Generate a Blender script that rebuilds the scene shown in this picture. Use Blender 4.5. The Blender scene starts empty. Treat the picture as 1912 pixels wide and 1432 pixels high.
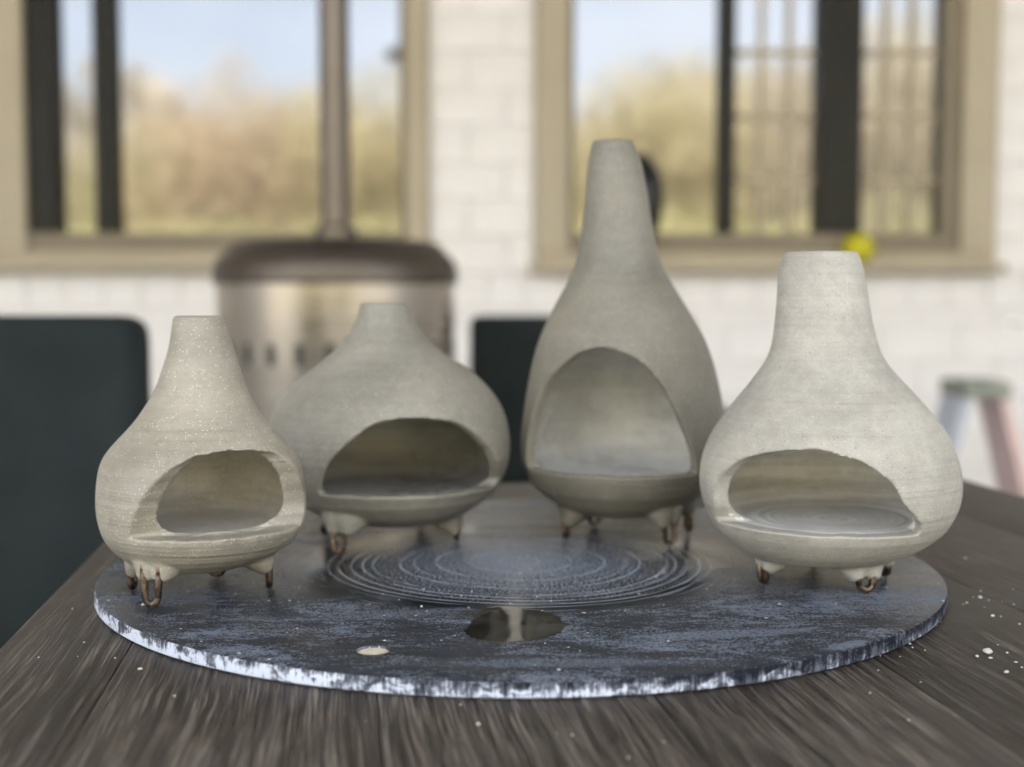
import bpy, bmesh, math, random
from mathutils import Vector, Matrix, noise as mnoise
S = bpy.context.scene
COL = S.collection
R = math.radians
random.seed(7)

# ------------------------------------------------------------------ camera, sky, sun, exposure
TABLE_Z = 0.74                     # top of the table
BAT_T = 0.006                      # thickness of the round board
ZB = TABLE_Z + BAT_T               # top of the round board
cam_d = bpy.data.cameras.new('camera'); cam = bpy.data.objects.new('camera', cam_d); COL.objects.link(cam)
cam.location = (0, 0, ZB + 0.1146)
cam.rotation_euler = (R(90) - 0.0649, 0, 0)
cam_d.sensor_width = 36; cam_d.lens = 36 * 2400 / 1912
cam_d.clip_start = 0.02; cam_d.clip_end = 2000
cam_d.dof.use_dof = True
cam_d.dof.focus_distance = 0.452
cam_d.dof.aperture_fstop = 36 * 2400 / 1912 / 6.4
cam_d.dof.aperture_blades = 0
S.camera = cam

SUN_EL, SUN_AZ = 41.0, -14.0         # the sun stands behind the house, so patio and table lie in its shade
world = bpy.data.worlds.new('World'); S.world = world; world.use_nodes = True
wn = world.node_tree; wn.nodes.clear()
w_out = wn.nodes.new('ShaderNodeOutputWorld'); w_bg = wn.nodes.new('ShaderNodeBackground')
w_sky = wn.nodes.new('ShaderNodeTexSky'); w_sky.sky_type = 'NISHITA'; w_sky.sun_disc = False
w_sky.sun_elevation = R(SUN_EL); w_sky.sun_rotation = R(SUN_AZ)
w_sky.air_density = 1.0; w_sky.dust_density = 1.0; w_sky.ozone_density = 1.0
w_tc = wn.nodes.new('ShaderNodeTexCoord'); w_map = wn.nodes.new('ShaderNodeMapping'); w_map.inputs['Scale'].default_value = (1, 1, 2.6)
w_no = wn.nodes.new('ShaderNodeTexNoise'); w_no.inputs['Scale'].default_value = 2.3; w_no.inputs['Detail'].default_value = 6; w_no.inputs['Roughness'].default_value = 0.55
w_rp = wn.nodes.new('ShaderNodeValToRGB'); w_rp.color_ramp.elements[0].position = 0.42; w_rp.color_ramp.elements[1].position = 0.64
w_rp.color_ramp.elements[0].color = (.62, .62, .62, 1)
w_mx = wn.nodes.new('ShaderNodeMix'); w_mx.data_type = 'RGBA'
w_mx.inputs['B'].default_value = (7.6, 7.9, 8.6, 1)      # cloud
wn.links.new(w_tc.outputs['Generated'], w_map.inputs[0]); wn.links.new(w_map.outputs[0], w_no.inputs[0])
wn.links.new(w_no.outputs['Fac'], w_rp.inputs[0]); wn.links.new(w_rp.outputs[0], w_mx.inputs['Factor'])
wn.links.new(w_sky.outputs[0], w_mx.inputs['A']); wn.links.new(w_mx.outputs['Result'], w_bg.inputs['Color'])
w_bg.inputs['Strength'].default_value = 0.061
wn.links.new(w_bg.outputs[0], w_out.inputs[0])

sun_d = bpy.data.lights.new('sun', 'SUN'); sun = bpy.data.objects.new('sun', sun_d); COL.objects.link(sun)
sun_d.energy = 5.0; sun_d.angle = R(0.53); sun_d.color = (1.0, 0.965, 0.91)
_az = R(SUN_AZ)
sd = Vector((math.sin(_az) * math.cos(R(SUN_EL)), math.cos(_az) * math.cos(R(SUN_EL)), math.sin(R(SUN_EL))))
sun.rotation_euler = sd.to_track_quat('Z', 'Y').to_euler()

S.view_settings.view_transform = 'Standard'; S.view_settings.look = 'None'
S.view_settings.gamma = 1; S.view_settings.use_curve_mapping = False
S.view_settings.exposure = 3.46
S.cycles.use_denoising = True
S.cycles.max_bounces = 10; S.cycles.diffuse_bounces = 5; S.cycles.glossy_bounces = 5
S.cycles.sample_clamp_indirect = 6

# ------------------------------------------------------------------ helpers
def link_mesh(name, verts, faces, material, parent=None, smooth=False):
    me = bpy.data.meshes.new(name); me.from_pydata(verts, [], faces); me.update()
    if smooth: me.polygons.foreach_set('use_smooth', [True] * len(me.polygons))
    return link_data(name, me, material, parent)

def link_data(name, me, material, parent=None):
    o = bpy.data.objects.new(name, me); COL.objects.link(o)
    if material is not None and not me.materials: me.materials.append(material)
    if parent is not None: o.parent = parent
    return o

def empty(name, loc, rz=0.0):
    o = bpy.data.objects.new(name, None); COL.objects.link(o)
    o.location = loc; o.rotation_euler = (0, 0, rz); o.empty_display_size = 0.05
    return o

def tag(o, label=None, cat=None, group=None, kind=None):
    if label: o['label'] = label
    if cat: o['category'] = cat
    if group: o['group'] = group
    if kind: o['kind'] = kind
    return o

class MB:
    def __init__(s): s.v = []; s.f = []
    def add(s, vs, fs):
        b = len(s.v); s.v += [tuple(p) for p in vs]; s.f += [tuple(b + i for i in f) for f in fs]
    def box(s, x0, x1, y0, y1, z0, z1):
        s.add([(x0,y0,z0),(x1,y0,z0),(x1,y1,z0),(x0,y1,z0),(x0,y0,z1),(x1,y0,z1),(x1,y1,z1),(x0,y1,z1)],
              [(0,3,2,1),(4,5,6,7),(0,1,5,4),(1,2,6,5),(2,3,7,6),(3,0,4,7)])
    def cbox(s, x0, x1, y0, y1, z0, z1, c):
        # box with chamfered front (-y) edges
        s.add([(x0,y1,z0),(x1,y1,z0),(x1,y1,z1),(x0,y1,z1),(x0,y0+c,z0),(x1,y0+c,z0),(x1,y0+c,z1),(x0,y0+c,z1),
               (x0+c,y0,z0+c),(x1-c,y0,z0+c),(x1-c,y0,z1-c),(x0+c,y0,z1-c)],
              [(0,3,2,1),(0,1,5,4),(1,2,6,5),(2,3,7,6),(3,0,4,7),(4,5,9,8),(5,6,10,9),(6,7,11,10),(7,4,8,11),(8,9,10,11)])
    def lathe(s, prof, n=32, c=(0, 0), cap0=True, cap1=True):
        vs = []; fs = []
        for (r, z) in prof:
            for k in range(n):
                a = 2 * math.pi * k / n; vs.append((c[0] + r * math.cos(a), c[1] + r * math.sin(a), z))
        for i in range(len(prof) - 1):
            for k in range(n):
                k2 = (k + 1) % n; fs.append((i*n+k, i*n+k2, (i+1)*n+k2, (i+1)*n+k))
        if cap0: fs.append(tuple(reversed(range(n))))
        if cap1: fs.append(tuple((len(prof)-1)*n + k for k in range(n)))
        s.add(vs, fs)
    def tube(s, pts, rad, n=10, caps=True):
        pts = [Vector(p) for p in pts]; m = len(pts)
        rad = rad if isinstance(rad, (list, tuple)) else [rad] * m
        vs = []; fs = []; prev = None
        for i, p in enumerate(pts):
            t = (pts[min(i+1, m-1)] - pts[max(i-1, 0)]).normalized()
            if prev is None:
                u = t.orthogonal().normalized()
            else:
                u = (prev - t * prev.dot(t)).normalized()
            prev = u; w = t.cross(u)
            for k in range(n):
                a = 2 * math.pi * k / n; q = p + (u * math.cos(a) + w * math.sin(a)) * rad[i]; vs.append(q)
        for i in range(m - 1):
            for k in range(n):
                k2 = (k + 1) % n; fs.append((i*n+k, i*n+k2, (i+1)*n+k2, (i+1)*n+k))
        if caps: fs.append(tuple(reversed(range(n)))); fs.append(tuple((m-1)*n + k for k in range(n)))
        s.add(vs, fs)
    def build(s, name, material, parent=None, smooth=False):
        return link_mesh(name, s.v, s.f, material, parent, smooth)

def smooth_by_angle(o, deg=35):
    me = o.data; me.polygons.foreach_set('use_smooth', [True] * len(me.polygons))
    bm = bmesh.new(); bm.from_mesh(me)
    for e in bm.edges:
        e.smooth = e.calc_face_angle(0) < R(deg) if len(e.link_faces) == 2 else True
    bm.to_mesh(me); bm.free()

def bevel_mesh(o, w, seg=2, deg=40):
    bm = bmesh.new(); bm.from_mesh(o.data)
    es = [e for e in bm.edges if len(e.link_faces) == 2 and e.calc_face_angle(0) > R(deg)]
    bmesh.ops.bevel(bm, geom=es, offset=w, segments=seg, profile=0.6, affect='EDGES', clamp_overlap=True)
    bm.to_mesh(o.data); bm.free(); smooth_by_angle(o, 50)

def baked(o):
    dg = bpy.context.evaluated_depsgraph_get(); dg.update()
    me = bpy.data.meshes.new_from_object(o.evaluated_get(dg))
    return me

# ------------------------------------------------------------------ material helpers
class NT:
    def __init__(s, name):
        s.m = bpy.data.materials.new(name); s.m.use_nodes = True; s.t = s.m.node_tree; s.t.nodes.clear()
        s.out = s.t.nodes.new('ShaderNodeOutputMaterial'); s.b = s.t.nodes.new('ShaderNodeBsdfPrincipled')
        s.t.links.new(s.b.outputs[0], s.out.inputs[0])
    def n(s, typ, ins=None, **props):
        nd = s.t.nodes.new('ShaderNode' + typ)
        for k, v in props.items(): setattr(nd, k, v)
        for k, v in (ins or {}).items(): s.set(nd.inputs[k], v)
        return nd
    def set(s, sock, v):
        if isinstance(v, bpy.types.NodeSocket): s.t.links.new(v, sock)
        elif isinstance(v, bpy.types.Node): s.t.links.new(v.outputs[0], sock)
        elif isinstance(v, (tuple, list)) and len(v) == 3 and sock.type == 'RGBA': sock.default_value = (*v, 1)
        else: sock.default_value = v
    def math(s, op, a, b=None, c=None, clamp=False):
        nd = s.n('Math', operation=op, use_clamp=clamp); s.set(nd.inputs[0], a)
        if b is not None: s.set(nd.inputs[1], b)
        if c is not None: s.set(nd.inputs[2], c)
        return nd.outputs[0]
    def remap(s, v, a, b, c=0.0, d=1.0, smooth=True):
        nd = s.n('MapRange', {'Value': v, 'From Min': a, 'From Max': b, 'To Min': c, 'To Max': d})
        nd.interpolation_type = 'SMOOTHSTEP' if smooth else 'LINEAR'
        return nd.outputs[0]
    def mix(s, f, a, b, blend='MIX'):
        nd = s.n('Mix', data_type='RGBA', blend_type=blend, clamp_factor=True)
        s.set(nd.inputs['Factor'], f); s.set(nd.inputs['A'], a); s.set(nd.inputs['B'], b)
        return nd.outputs['Result']
    def noise(s, vec, scale, detail=3.0, rough=0.55, dist=0.0):
        return s.n('TexNoise', {'Vector': vec, 'Scale': scale, 'Detail': detail, 'Roughness': rough, 'Distortion': dist}).outputs['Fac']
    def mapping(s, vec, scale=(1, 1, 1), rot=(0, 0, 0), loc=(0, 0, 0)):
        return s.n('Mapping', {'Vector': vec, 'Scale': scale, 'Rotation': rot, 'Location': loc}).outputs[0]
    def obj(s): return s.n('TexCoord').outputs['Object']
    def bump(s, h, dist, strength=1.0, normal=None):
        ins = {'Height': h, 'Distance': dist, 'Strength': strength}
        if normal is not None: ins['Normal'] = normal
        return s.n('Bump', ins).outputs[0]
    def p(s, **kw):
        for k, v in kw.items(): s.set(s.b.inputs[k.replace('_', ' ')], v)
        return s.m

def simple(name, col, rough=0.6, metal=0.0, var=0.12, scale=6.0, bump=0.0, spec=0.5):
    t = NT(name); c = t.obj(); f = t.noise(c, scale, 4)
    dark = tuple(x * (1 - var) for x in col); lite = tuple(min(1, x * (1 + var)) for x in col)
    col_s = t.mix(t.remap(f, .3, .7), dark, lite)
    kw = dict(Base_Color=col_s, Roughness=rough, Metallic=metal)
    if bump: kw['Normal'] = t.bump(t.noise(c, scale * 30, 3), bump)
    t.p(**kw); t.set(t.b.inputs['Specular IOR Level'], spec)
    return t.m

def clay_material(name, base, seed, speck=0.5, band=1.0, dusty=0.0, gloss=0.0, swirl=0.0):
    t = NT(name); o0 = t.obj(); o = t.mapping(o0, loc=(seed * 1.7, seed * .9, seed * .37))
    bands = t.noise(t.mapping(o, scale=(2.6, 2.6, 150)), 1.0, 4, .6)
    fine = t.noise(t.mapping(o, scale=(7, 7, 700)), 1.0, 3, .6)
    patch = t.noise(o, 26, 4, .6)
    grain = t.noise(o, 1100, 2, .6)
    mott = t.noise(o, 230, 4, .65)
    lo = tuple(x * .74 for x in base); hi = tuple(min(1, x * 1.24) for x in base)
    v = t.math('MULTIPLY_ADD', bands, .30 * band, t.math('MULTIPLY_ADD', patch, .50, t.math('MULTIPLY', fine, .16 * band)))
    v = t.math('ADD', v, t.math('MULTIPLY', mott, .22))
    half = (.30 * band + .50 + .16 * band + .22) * .5
    c = t.mix(t.remap(v, half - .17, half + .17), lo, hi)
    c = t.mix(t.remap(grain, .35, .75, 0, .30), c, tuple(x * .70 for x in base))
    if swirl:
        # finger swirls left on the thrown floor and inner wall
        s3 = t.n('SeparateXYZ', {0: o0}); wob = t.noise(o, 40, 2)
        rad = t.math('SQRT', t.math('ADD', t.math('MULTIPLY', s3.outputs[0], s3.outputs[0]), t.math('MULTIPLY', s3.outputs[1], s3.outputs[1])))
        sw = t.noise(t.n('CombineXYZ', {0: t.math('MULTIPLY', t.math('MULTIPLY_ADD', wob, .006, rad), 330), 1: t.math('MULTIPLY', s3.outputs[2], 160), 2: 0.0}).outputs[0], 1.0, 3, .6)
        c = t.mix(t.remap(sw, .42, .66, 0, swirl), c, tuple(min(1, x * 1.55) for x in base))
        c = t.mix(t.remap(sw, .48, .28, 0, swirl), c, tuple(x * .62 for x in base))
    # pale grog specks and dark pits
    vo = t.n('TexVoronoi', {'Vector': o, 'Scale': 1150.0}); sep = t.n('SeparateColor', {0: vo.outputs['Color']})
    pick = t.math('GREATER_THAN', sep.outputs[0], .62)
    sp = t.math('MULTIPLY', t.math('LESS_THAN', vo.outputs['Distance'], t.remap(sep.outputs[1], 0, 1, .10, .30)), pick)
    c = t.mix(t.math('MULTIPLY', sp, speck), c, (.78, .76, .70))
    vo2 = t.n('TexVoronoi', {'Vector': o, 'Scale': 620.0}); sep2 = t.n('SeparateColor', {0: vo2.outputs['Color']})
    pit = t.math('MULTIPLY', t.math('LESS_THAN', vo2.outputs['Distance'], .17), t.math('GREATER_THAN', sep2.outputs[0], .80))
    c = t.mix(t.math('MULTIPLY', pit, .6), c, tuple(x * .35 for x in base))
    h = t.math('MULTIPLY_ADD', fine, .55 * band, t.math('MULTIPLY_ADD', grain, .40, t.math('MULTIPLY', mott, .45)))
    h = t.math('ADD', h, t.math('MULTIPLY_ADD', sp, .35, t.math('MULTIPLY', pit, -.9)))
    ridge = t.noise(t.mapping(o, scale=(1.5, 1.5, 330)), 1.0, 2, .5)
    nb = t.bump(t.math('MULTIPLY_ADD', ridge, .45, bands), .0016 * band)
    nrm = t.bump(h, .00042, 1.0, nb)
    rough = t.remap(patch, .35, .65, .44 + dusty * .26 - gloss, .58 + dusty * .25 - gloss)
    return t.p(Base_Color=c, Roughness=rough, Normal=nrm)

def wood_material():
    t = NT('table_woodgrain'); o0 = t.obj()
    rnd = t.n('ObjectInfo').outputs['Random']
    off = t.n('CombineXYZ', {0: t.math('MULTIPLY', rnd, 7.3), 1: t.math('MULTIPLY', rnd, 13.1), 2: 0.0}).outputs[0]
    o = t.n('VectorMath', {0: o0, 1: off}, operation='ADD').outputs[0]
    warp = t.n('TexNoise', {'Vector': t.mapping(o, scale=(30, 9, 1)), 'Scale': 1.0, 'Detail': 2.0})
    wv = t.n('VectorMath', {0: warp.outputs['Color'], 1: (.5, .5, .5)}, operation='SUBTRACT').outputs[0]
    wv = t.n('VectorMath', {0: wv, 1: (.0055, .0, .0)}, operation='MULTIPLY').outputs[0]
    ow = t.n('VectorMath', {0: o, 1: wv}, operation='ADD').outputs[0]
    g1 = t.noise(t.mapping(ow, scale=(1150, 20, 1)), 1.0, 4, .65)
    g2 = t.noise(t.mapping(ow, scale=(330, 6, 1)), 1.0, 3, .5)
    g3 = t.noise(t.mapping(ow, scale=(2300, 42, 1)), 1.0, 2, .5)
    g4 = t.noise(t.mapping(o, scale=(16, 6, 1)), 1.0, 2, .5)
    v = t.math('MULTIPLY_ADD', g1, .62, t.math('MULTIPLY_ADD', g2, .30, t.math('MULTIPLY_ADD', g3, .26, t.math('MULTIPLY', g4, .16))))
    c = t.n('ValToRGB', {0: v}); cr = c.color_ramp
    cr.elements[0].position = .545; cr.elements[0].color = (.012, .010, .0085, 1)
    cr.elements[1].position = .80; cr.elements[1].color = (.31, .268, .228, 1)
    e = cr.elements.new(.625); e.color = (.040, .032, .026, 1)
    e = cr.elements.new(.70); e.color = (.110, .090, .074, 1)
    tone = t.remap(rnd, 0, 1, .36, .60, smooth=False)
    col = t.mix(1.0, c.outputs[0], t.n('CombineColor', {0: tone, 1: tone, 2: tone}).outputs[0], 'MULTIPLY')
    # faint clay dust film
    dust = t.remap(t.noise(o0, 14, 5, .65), .48, .75, 0, .12)
    col = t.mix(dust, col, (.20, .19, .18))
    t.set(t.b.inputs['Specular IOR Level'], .30)
    return t.p(Base_Color=col, Roughness=t.remap(v, .5, .8, .40, .58), Normal=t.bump(v, .0006))

def bat_material():
    t = NT('chalky_black_board'); o = t.obj()
    sep = t.n('SeparateXYZ', {0: o}); X, Y, Z = sep.outputs
    r0 = t.math('SQRT', t.math('ADD', t.math('MULTIPLY', X, X), t.math('MULTIPLY', Y, Y)))
    ang = t.math('ARCTAN2', Y, X)
    # eccentric, slightly wobbly throwing rings
    lowf = t.noise(o, 9, 2)
    Xs = t.math('ADD', X, t.math('MULTIPLY', t.math('SUBTRACT', t.noise(t.mapping(o, loc=(3, 1, 0)), 8, 1), .5), .010))
    Ys = t.math('ADD', Y, t.math('MULTIPLY', t.math('SUBTRACT', lowf, .5), .010))
    r = t.math('SQRT', t.math('ADD', t.math('MULTIPLY', Xs, Xs), t.math('MULTIPLY', Ys, Ys)))
    rings = None
    cr = t.n('ValToRGB', {0: t.math('MULTIPLY', r, 10.0)}); ramp = cr.color_ramp
    peaks = [(.0085, .5), (.0215, .75), (.0365, .95), (.0465, .6), (.0525, .9), (.0640, .95), (.0685, .9), (.0735, .8), (.0790, .9), (.0835, .6)]
    el = ramp.elements; el[0].position = 0; el[0].color = (0, 0, 0, 1); el[1].position = 1; el[1].color = (0, 0, 0, 1)
    for (p, a) in peaks:
        w = .00075
        for q, s in ((p - w, 0), (p, a), (p + w, 0)):
            e = el.new(min(1, q * 10)); e.color = (s, s, s, 1)
    brk = t.noise(t.n('CombineXYZ', {0: t.math('MULTIPLY', ang, 2.2), 1: t.math('MULTIPLY', r0, 260), 2: 0.0}).outputs[0], 1.0, 3, .6)
    rings = t.math('MULTIPLY', cr.outputs[0], t.remap(brk, .34, .54, .12, 1.25))
    # many hair-fine concentric scratches further out
    fine = t.noise(t.n('CombineXYZ', {0: t.math('MULTIPLY', ang, 1.3), 1: t.math('MULTIPLY', r, 1100), 2: 0.0}).outputs[0], 1.0, 2, .6)
    fmask = t.math('MULTIPLY', t.remap(r0, .004, .030, .45, 1), t.remap(r0, .122, .090))
    fines = t.math('MULTIPLY', t.math('MULTIPLY', t.remap(fine, .53, .68), fmask), t.remap(t.noise(o, 22, 3), .40, .62, .1, .75))
    # speckled slip inside the rings, densest at the centre
    pebble = t.noise(o, 1000, 3, .65)
    inner = t.remap(r0, .074, .004, .0, 1.0, smooth=False)
    slip = t.math('MULTIPLY', t.remap(pebble, .62, .50, 1, 0), inner)
    slip = t.remap(t.math('ADD', pebble, t.math('MULTIPLY', inner, .12)), .505, .635, 0, 1)
    slip = t.math('MULTIPLY', slip, t.remap(r0, .088, .060))
    # chalky film over the outer zone: fine speckle whose coverage drifts
    film = t.noise(t.mapping(o, rot=(0, 0, .5), scale=(1, 1.5, 1)), 17, 6, .6, .6)
    film2 = t.noise(t.mapping(o, loc=(5, 2, 0), scale=(1, 2.8, 1)), 62, 5, .65, 1.0)
    fv = t.math('ADD', t.math('MULTIPLY', film, .55), t.math('MULTIPLY', film2, .45))
    zone = t.remap(r0, .080, .108)
    leather = t.noise(t.mapping(o, scale=(1, 1.25, 1)), 1100, 3, .6)
    cov = t.remap(fv, .38, .64, -.30, .13, smooth=False)
    filmk = t.math('MULTIPLY', t.remap(t.math('ADD', leather, cov), .37, .66, .08, .68), zone)
    # long pale smear towards the right front
    def smear(cx, cy, ax, ay, rot, s):
        q = t.mapping(o, loc=(0, 0, 0))
        q = t.n('VectorMath', {0: o, 1: (cx, cy, 0)}, operation='SUBTRACT').outputs[0]
        q = t.n('VectorRotate', {'Vector': q, 'Angle': -rot}, rotation_type='Z_AXIS').outputs[0]
        q = t.n('VectorMath', {0: q, 1: (1 / ax, 1 / ay, 1)}, operation='MULTIPLY').outputs[0]
        q = t.n('VectorMath', {0: q, 1: (1, 1, 0)}, operation='MULTIPLY').outputs[0]
        ln = t.n('VectorMath', {0: q}, operation='LENGTH').outputs['Value']
        ln = t.math('ADD', ln, t.math('MULTIPLY', t.math('SUBTRACT', t.math('MULTIPLY_ADD', leather, .4, t.math('MULTIPLY', film2, .6)), .5), 3.6))
        return t.remap(ln, 1.15, .55, 0, s)
    sm = t.math('MAXIMUM', smear(.072, -.122, .036, .006, .15, .75), smear(.108, -.137, .012, .004, .6, .85))
    sm = t.math('MAXIMUM', sm, smear(.015, -.158, .055, .006, .03, .55))
    sm = t.math('MAXIMUM', sm, smear(.088, -.020, .022, .007, .5, .65))
    sm = t.math('MAXIMUM', sm, smear(-.050, -.095, .040, .008, .2, .5))
    chalk = t.math('MAXIMUM', fines, t.math('MAXIMUM', slip, filmk))
    sm = t.math('MULTIPLY', sm, t.remap(leather, .32, .66, .20, .85))
    chalk = t.math('MAXIMUM', chalk, sm)
    # white specks of dry clay
    vo = t.n('TexVoronoi', {'Vector': o, 'Scale': 260.0}); sc = t.n('SeparateColor', {0: vo.outputs['Color']})
    spk = t.math('MULTIPLY', t.math('LESS_THAN', vo.outputs['Distance'], t.remap(sc.outputs[1], 0, 1, .05, .16)), t.math('GREATER_THAN', sc.outputs[0], .84))
    top = t.math('GREATER_THAN', t.n('SeparateXYZ', {0: t.n('NewGeometry').outputs['Normal']}).outputs[2], .5)
    # rim: chalk streaks, vertical
    patch = t.noise(t.n('CombineXYZ', {0: t.math('MULTIPLY', ang, 25), 1: t.math('MULTIPLY', Z, 190), 2: 0.0}).outputs[0], 1.0, 5, .68, .8)
    strk = t.noise(t.n('CombineXYZ', {0: t.math('MULTIPLY', ang, 170), 1: t.math('MULTIPLY', Z, 130), 2: 3.0}).outputs[0], 1.0, 4, .65, .5)
    ebias = t.math('ADD', t.remap(X, -.12, .15, .085, -.055), t.remap(Z, .001, .006, .05, -.05))
    ev = t.math('ADD', t.math('MULTIPLY_ADD', patch, .62, t.math('MULTIPLY', strk, .38)), ebias)
    ek = t.math('ADD', t.remap(ev, .525, .635, 0, .75), t.remap(ev, .40, .58, 0, .22))
    base_top = t.mix(chalk, (.005, .006, .0085), (.205, .24, .305))
    base_top = t.mix(t.math('MULTIPLY', rings, .85, clamp=True), base_top, (.40, .45, .53))
    base_top = t.mix(spk, base_top, (.75, .74, .70))
    base_edge = t.mix(ek, (.012, .013, .020), (.54, .585, .69))
    col = t.mix(top, base_edge, base_top)
    rough_top = t.remap(chalk, 0, .7, .13, .55)
    rough_top = t.math('MAXIMUM', rough_top, t.math('MULTIPLY', zone, .20))
    rough = t.mix(top, (.6, .6, .6), rough_top)
    t.set(t.b.inputs['Specular IOR Level'], t.math('MULTIPLY', t.remap(r0, .085, .125, .5, .16), t.math('MULTIPLY_ADD', top, .7, .3)))
    hgt = t.math('ADD', t.math('MULTIPLY', chalk, .5), t.math('MULTIPLY', t.math('MULTIPLY', leather, zone), .9))
    hgt = t.math('ADD', hgt, t.math('MULTIPLY', spk, 1.2))
    hgt = t.math('MULTIPLY', hgt, top)
    return t.p(Base_Color=col, Roughness=rough, Normal=t.bump(hgt, .00018))

def glass_material():
    t = NT('dark_reflective_glass')
    g = t.n('BsdfGlossy', {'Color': (.93, .95, .97), 'Roughness': 0.058})
    d = t.n('BsdfDiffuse', {'Color': (.020, .022, .022)})
    m = t.n('MixShader', {0: GLASS_REFL, 1: d, 2: g})
    t.t.links.new(m.outputs[0], t.out.inputs[0])
    return t.m
GLASS_REFL = 0.178

def steel_material():
    t = NT('brushed_stainless_steel'); o = t.obj()
    b = t.noise(t.mapping(o, scale=(3, 3, 260)), 1.0, 3)
    return t.p(Base_Color=t.mix(b, (.33, .295, .245), (.44, .395, .335)), Metallic=1.0, Roughness=t.remap(b, .3, .7, .26, .38))

def wire_material():
    t = NT('oxidised_wire'); o = t.obj()
    f = t.noise(o, 380, 4, .6)
    c = t.mix(t.remap(f, .38, .62), (.028, .020, .014), (.15, .105, .075))
    c = t.mix(t.remap(t.noise(o, 210, 3), .56, .70, 0, .6), c, (.40, .36, .31))  # pale flecks in the colour stand for glints on the metal
    return t.p(Base_Color=c, Metallic=.75, Roughness=.33, Normal=t.bump(f, .0002))

M = dict(
    paint=simple('white_painted_brick', (.84, .82, .81), .62, var=.04, scale=5, bump=.0015),
    mortar=simple('painted_mortar', (.78, .76, .75), .8, var=.05, scale=9, bump=.002),
    trim=simple('tan_window_trim', (.42, .365, .265), .5, var=.05, scale=3),
    sash=simple('dark_bronze_sash', (.012, .012, .009), .4, var=.15, scale=4, spec=.2),
    sash_tan=simple('dull_tan_sash', (.20, .165, .11), .45, var=.08, scale=4),
    muntin=simple('pale_tan_muntin', (.40, .34, .24), .5, var=.05, scale=4),
    glass=glass_material(), steel=steel_material(), wire=wire_material(),
    lid=simple('reflection_dark_steel_lid', (.105, .09, .075), .46, metal=1.0, var=.06),  # colour darkened to carry the dark reflection on the lid
    pole=simple('dull_steel_pole', (.125, .108, .09), .40, metal=1.0, var=.05),
    dark=simple('black_void_metal', (.010, .010, .009), .6),
    chair=simple('dark_green_grey_cushion', (.015, .020, .020), .8, var=.2, scale=9, bump=.001, spec=.15),
    chair_frame=simple('black_powder_coat', (.012, .012, .012), .4),
    concrete=simple('patio_concrete', (.42, .44, .47), .85, var=.14, scale=2, bump=.002),
    lawn=simple('dry_autumn_lawn', (.20, .165, .085), .9, var=.3, scale=.8),
    roof=simple('grey_roof_shingle', (.10, .095, .09), .85, var=.2, scale=6),
    wood=wood_material(), bat=bat_material(),
    wet=None,
    crumb=simple('dry_clay_crumb', (.52, .51, .47), .85, var=.12, scale=400),
    plug=simple('dry_cream_clay', (.62, .56, .44), .8, var=.16, scale=200, bump=.0004),
    yellow=simple('bright_yellow_rubber', (.55, .50, .010), .45, var=.08, scale=20),
    stand_in_vessel=simple('black_stand_in_gloss', (.010, .011, .012), .25),
    pink=simple('faded_pink_paint', (.70, .52, .49), .6, var=.08, scale=8),
    blue=simple('pale_blue_grey_paint', (.50, .54, .62), .6, var=.08, scale=8),
    seat=simple('grey_green_fabric', (.27, .29, .25), .8, var=.2, scale=14),
    ceiling=simple('tan_ceiling_boards', (.68, .65, .61), .6, var=.08, scale=2),
    bark=simple('grey_brown_bark', (.13, .10, .075), .9, var=.3, scale=5),
)

# ------------------------------------------------------------------ ground
lawn = MB(); lawn.add([(-300,-300,-.03),(300,-300,-.03),(300,300,-.03),(-300,300,-.03)], [(0,1,2,3)])
tag(lawn.build('lawn', M['lawn']), kind='structure')
pt = MB(); pt.box(-8, 8, -9.0, 5.008, -.12, 0)
tag(pt.build('patio_floor', M['concrete']), kind='structure')

# ------------------------------------------------------------------ house: painted brick wall with two reflecting windows
house = empty('brick_house', (0, 5.0, 0))
tag(house, 'white painted brick house wall with two tan framed windows behind the table', 'house')
WL = (-2.03, -.322, .975, 2.55); WR = (.091, 1.856, .968, 2.55)     # window openings, x0 x1 z0 z1
HW, HT = 9.0, 6.2
w = MB(); Y0, Y1 = .010, .26
w.box(-HW, HW, Y0, Y1, -.1, .94)
w.box(-HW, WL[0], Y0, Y1, .94, WL[3]); w.box(WL[1], WR[0], Y0, Y1, .94, WL[3]); w.box(WR[1], HW, Y0, Y1, .94, WL[3])
w.box(WL[0], WL[1], Y0, Y1, .94, WL[2] - .002); w.box(WR[0], WR[1], Y0, Y1, .94, WR[2] - .002)
w.box(-HW, HW, Y0, Y1, WL[3], HT)
wall = w.build('wall', M['mortar'], house)
sh = MB(); sh.box(-HW, -HW + .25, Y1, 9, -.1, HT); sh.box(HW - .25, HW, Y1, 9, -.1, HT); sh.box(-HW + .25, HW - .25, 8.75, 9, -.1, HT)
sh.build('side_wall', M['paint'], house)
rf = MB(); rf.add([(-HW-.3,-.35,HT),(HW+.3,-.35,HT),(HW+.3,4.6,HT+2.2),(-HW-.3,4.6,HT+2.2),(-HW-.3,9.4,HT),(HW+.3,9.4,HT),
                   (-HW-.3,-.35,HT+.15),(HW+.3,-.35,HT+.15),(HW+.3,4.6,HT+2.35),(-HW-.3,4.6,HT+2.35),(-HW-.3,9.4,HT+.15),(HW+.3,9.4,HT+.15)],
                  [(0,3,2,1),(3,4,5,2),(6,7,8,9),(9,8,11,10),(0,1,7,6),(4,10,11,5),(0,6,9,3),(3,9,10,4),(1,2,8,7),(2,5,11,8)])
rf.build('roof', M['roof'], house)

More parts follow.
